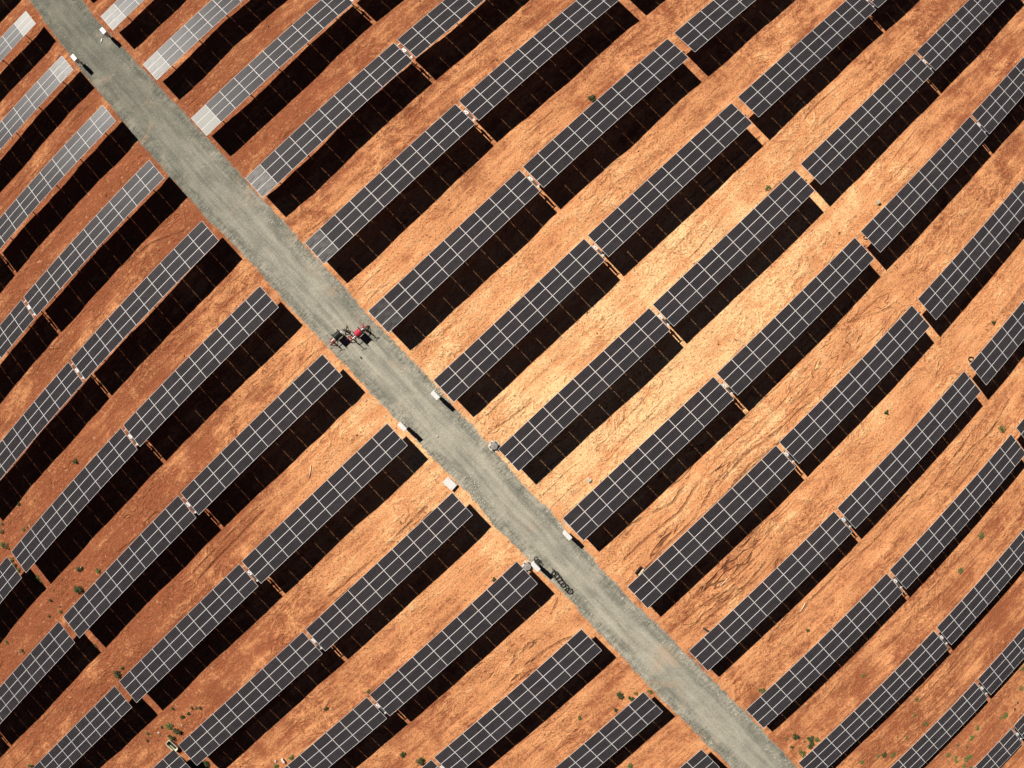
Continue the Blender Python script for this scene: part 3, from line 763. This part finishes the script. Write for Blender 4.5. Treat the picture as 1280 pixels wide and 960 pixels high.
P_(953, 862, .95, FG, 'green shrub at the upper edge of a right roadside table, lower right')
P_(1225, 670, 1.2, FG, 'largest green bush in the right aisle near the right edge')
P_(1201, 712, 1.1, FG, 'green bush with pale twigs, alone left of the largest right aisle bush')
P_(1252, 537, 1.2, FG, 'vivid green bush near right edge beside a wide table gap')
P_(1107, 515, .6, FD, 'small dark green shrub alone in the wide middle right aisle')
P_(1241, 403, .6, FD, 'dark shrub on orange soil near the upper right edge')
P_(1087, 796, 1.0, FB, 'grey green shrub half in table shade, lower right')
P_(1079, 844, .6, FG, 'lone small green weed in the lower right aisle by the road end')
P_(1010, 788, .5, FD, 'tiny dark shrub in the aisle right of the road, lower right')
for px, py, s, k in [(995, 921, .95, FD), (1012.6, 924.5, 1.0, FD), (1013, 932, .95, FD), (1021, 924, .95, FG), (1004, 941, 1.2, FG), (983, 923, .75, FB), (990, 934, .5, FD), (1000, 936, .5, FB), (1006, 927, .5, FB)]:
    P_(px, py, s, k, 'small shrub of the dense cluster between gravel road and table, bottom right', 'shrub cluster by the road at bottom right')
for px, py, s, k in [(1145, 874, .75, FG), (1143, 894, .6, FG), (1157, 904, .8, FG), (1133, 922, .6, FG), (1116, 944, .95, FG), (1105, 943, .8, FD), (1097, 945, .6, FG), (1077, 952, .75, FG), (1121, 921, .4, FB)]:
    P_(px, py, s, k, 'green weed tuft scattered along the second last aisle at bottom right', 'weed tufts along the second last aisle', 'weed', 'weed')
for px, py, s, k in [(1257, 894, 1.15, FG), (1251, 897, .6, FG), (1222, 910, .9, FG), (1214, 921, 1.0, FG), (1209, 933, .6, FG), (1197, 932, 1.1, FB), (1184, 944, 1.0, FG), (1195, 947, .8, FG), (1195, 951, .9, FG), (1206, 948, 1.1, FG), (1212, 945, 1.0, FG), (1205, 957, .8, FG), (1211, 959, 1.0, FG), (1183, 934, .7, FB), (1278, 836, .9, FG), (1276, 859, .9, FG), (1162, 950, .6, FG), (1272, 878, .4, FD), (1268, 886, .4, FD), (1248, 907, .5, FB)]:
    P_(px, py, s, k, 'green weed tuft scattered along the last aisle at bottom right', 'weed tufts along the last aisle', 'weed', 'weed')
for px, py, s, k in [(15, 701, .9, FG), (19, 707, .8, FD), (24, 713, .8, FG), (40, 718, 1.1, FG), (46, 723, 1.1, FG), (51, 727, .8, FG)]:
    P_(px, py, s, k, 'weed growing in the overgrown table gap at lower left', 'weeds in the overgrown gap', 'weed', 'weed')
for px, py, s, k in [(2, 664, 1.1, FB), (4, 680, 1.1, FG), (9, 683, 1.0, FB), (30, 662, .6, FG), (34, 659, .5, FB), (2, 655, .8, FB), (67, 738, .5, FB), (64, 750, .5, FD), (75, 758, .5, FB), (62, 770, .4, FD), (8, 803, .6, FG)]:
    P_(px, py, s, k, 'sparse weed on rough red soil at the lower left edge', 'sparse weeds at the lower left edge', 'weed', 'weed')
for px, py, s, k in [(216, 886, .45, FD), (228, 896, .6, FD), (235, 892, .5, FD), (240, 885, .4, FD), (245, 885, .6, FB), (250, 885, .5, FD), (184, 917, .6, FG), (200, 919, .5, FB), (202, 909, .4, FD), (184, 926, .4, FD), (198, 926, .4, FB), (40, 957, .7, FD), (36, 956, .6, FG)]:
    P_(px, py, s, k, 'tiny weed dotted round the overgrown tub at lower left', 'tiny weeds round the tub', 'weed', 'weed')

# ------------------------------------------------------------------ clods and pebbles: nobody could count them
def pebble_field(name, mat, items, label, cat):
    """items: (x, y, r) -> one mesh of irregular octahedral stones"""
    base = np.array([[1, 0, 0], [0, 1, 0], [-1, 0, 0], [0, -1, 0], [0, 0, 1], [0, 0, -1], ], float)
    tri = np.array([[0, 1, 4], [1, 2, 4], [2, 3, 4], [3, 0, 4], [1, 0, 5], [2, 1, 5], [3, 2, 5], [0, 3, 5]])
    A = np.array(items); n = len(A); g = np.random.default_rng(3)
    zz = height(A[:, 0], A[:, 1]); s, t, l, r = road_uv(A[:, 0], A[:, 1]); zz += np.where(np.minimum(s-l, r-s) > 0, .07, 0)
    k = base[None]*g.uniform(.6, 1.25, (n, 6, 1))*A[:, 2][:, None, None]
    a = g.uniform(0, 6.3, n); ca, sa = np.cos(a)[:, None], np.sin(a)[:, None]
    co = np.stack([k[..., 0]*ca-k[..., 1]*sa, k[..., 0]*sa+k[..., 1]*ca, k[..., 2]*.75], -1)
    co += np.stack([A[:, 0], A[:, 1], zz+A[:, 2]*.15], -1)[:, None]
    f = (tri[None]+np.arange(n)[:, None, None]*6).reshape(-1, 3)
    me = bpy.data.meshes.new(name); me.from_pydata(co.reshape(-1, 3).tolist(), [], f.tolist()); me.materials.append(mat)
    tag(link(name, me), label, cat, kind='stuff')
g = np.random.default_rng(21); it = []
while len(it) < 15000:
    x, y = g.uniform(-68, 68), g.uniform(-52, 52)
    s, t, l, r = road_uv(np.array([x]), np.array([y]))
    if l[0]-.2 < s[0] < r[0]+.2: continue
    if vnoise(np.array([x*.14]), np.array([y*.14]))[0]+.5*vnoise(np.array([x*.6]), np.array([y*.6]))[0] < g.uniform(-.9, .6): continue
    it.append((x, y, min(.02+g.exponential(.022), .14)))
pebble_field('soil_clods', CLOD, it, 'loose dark red clods scattered over the soil', 'clods')
it = []
for k in range(5200):
    t = g.uniform(-80, 80); side = g.random() < .5
    e = float(ext(TL, SL, np.array([t]))[0] if side else ext(TR, SR, np.array([t]))[0]); d = g.normal(0, .55) + (.25 if side else -.25)
    q = U*(e+d)+V*t; it.append((q.x, q.y, min(.02+g.exponential(.018), .10)))
for px, py, n, sd in ((551, 489, 110, .28), (546, 482, 60, .3), (704, 655, 70, .3), (663, 702, 60, .3), (590, 612, 60, .5), (645, 583, 60, .6), (502, 522, 40, .4), (98, 82, 40, .3), (147, 32, 40, .4), (600, 630, 40, .5)):
    c0 = at(px, py)
    for k in range(n): it.append((c0.x+g.normal(0, sd), c0.y+g.normal(0, sd), g.uniform(.03, .10)))
pebble_field('road_pebbles', CHIP, it, 'pale loose pebbles along both edges of the gravel road', 'pebbles')
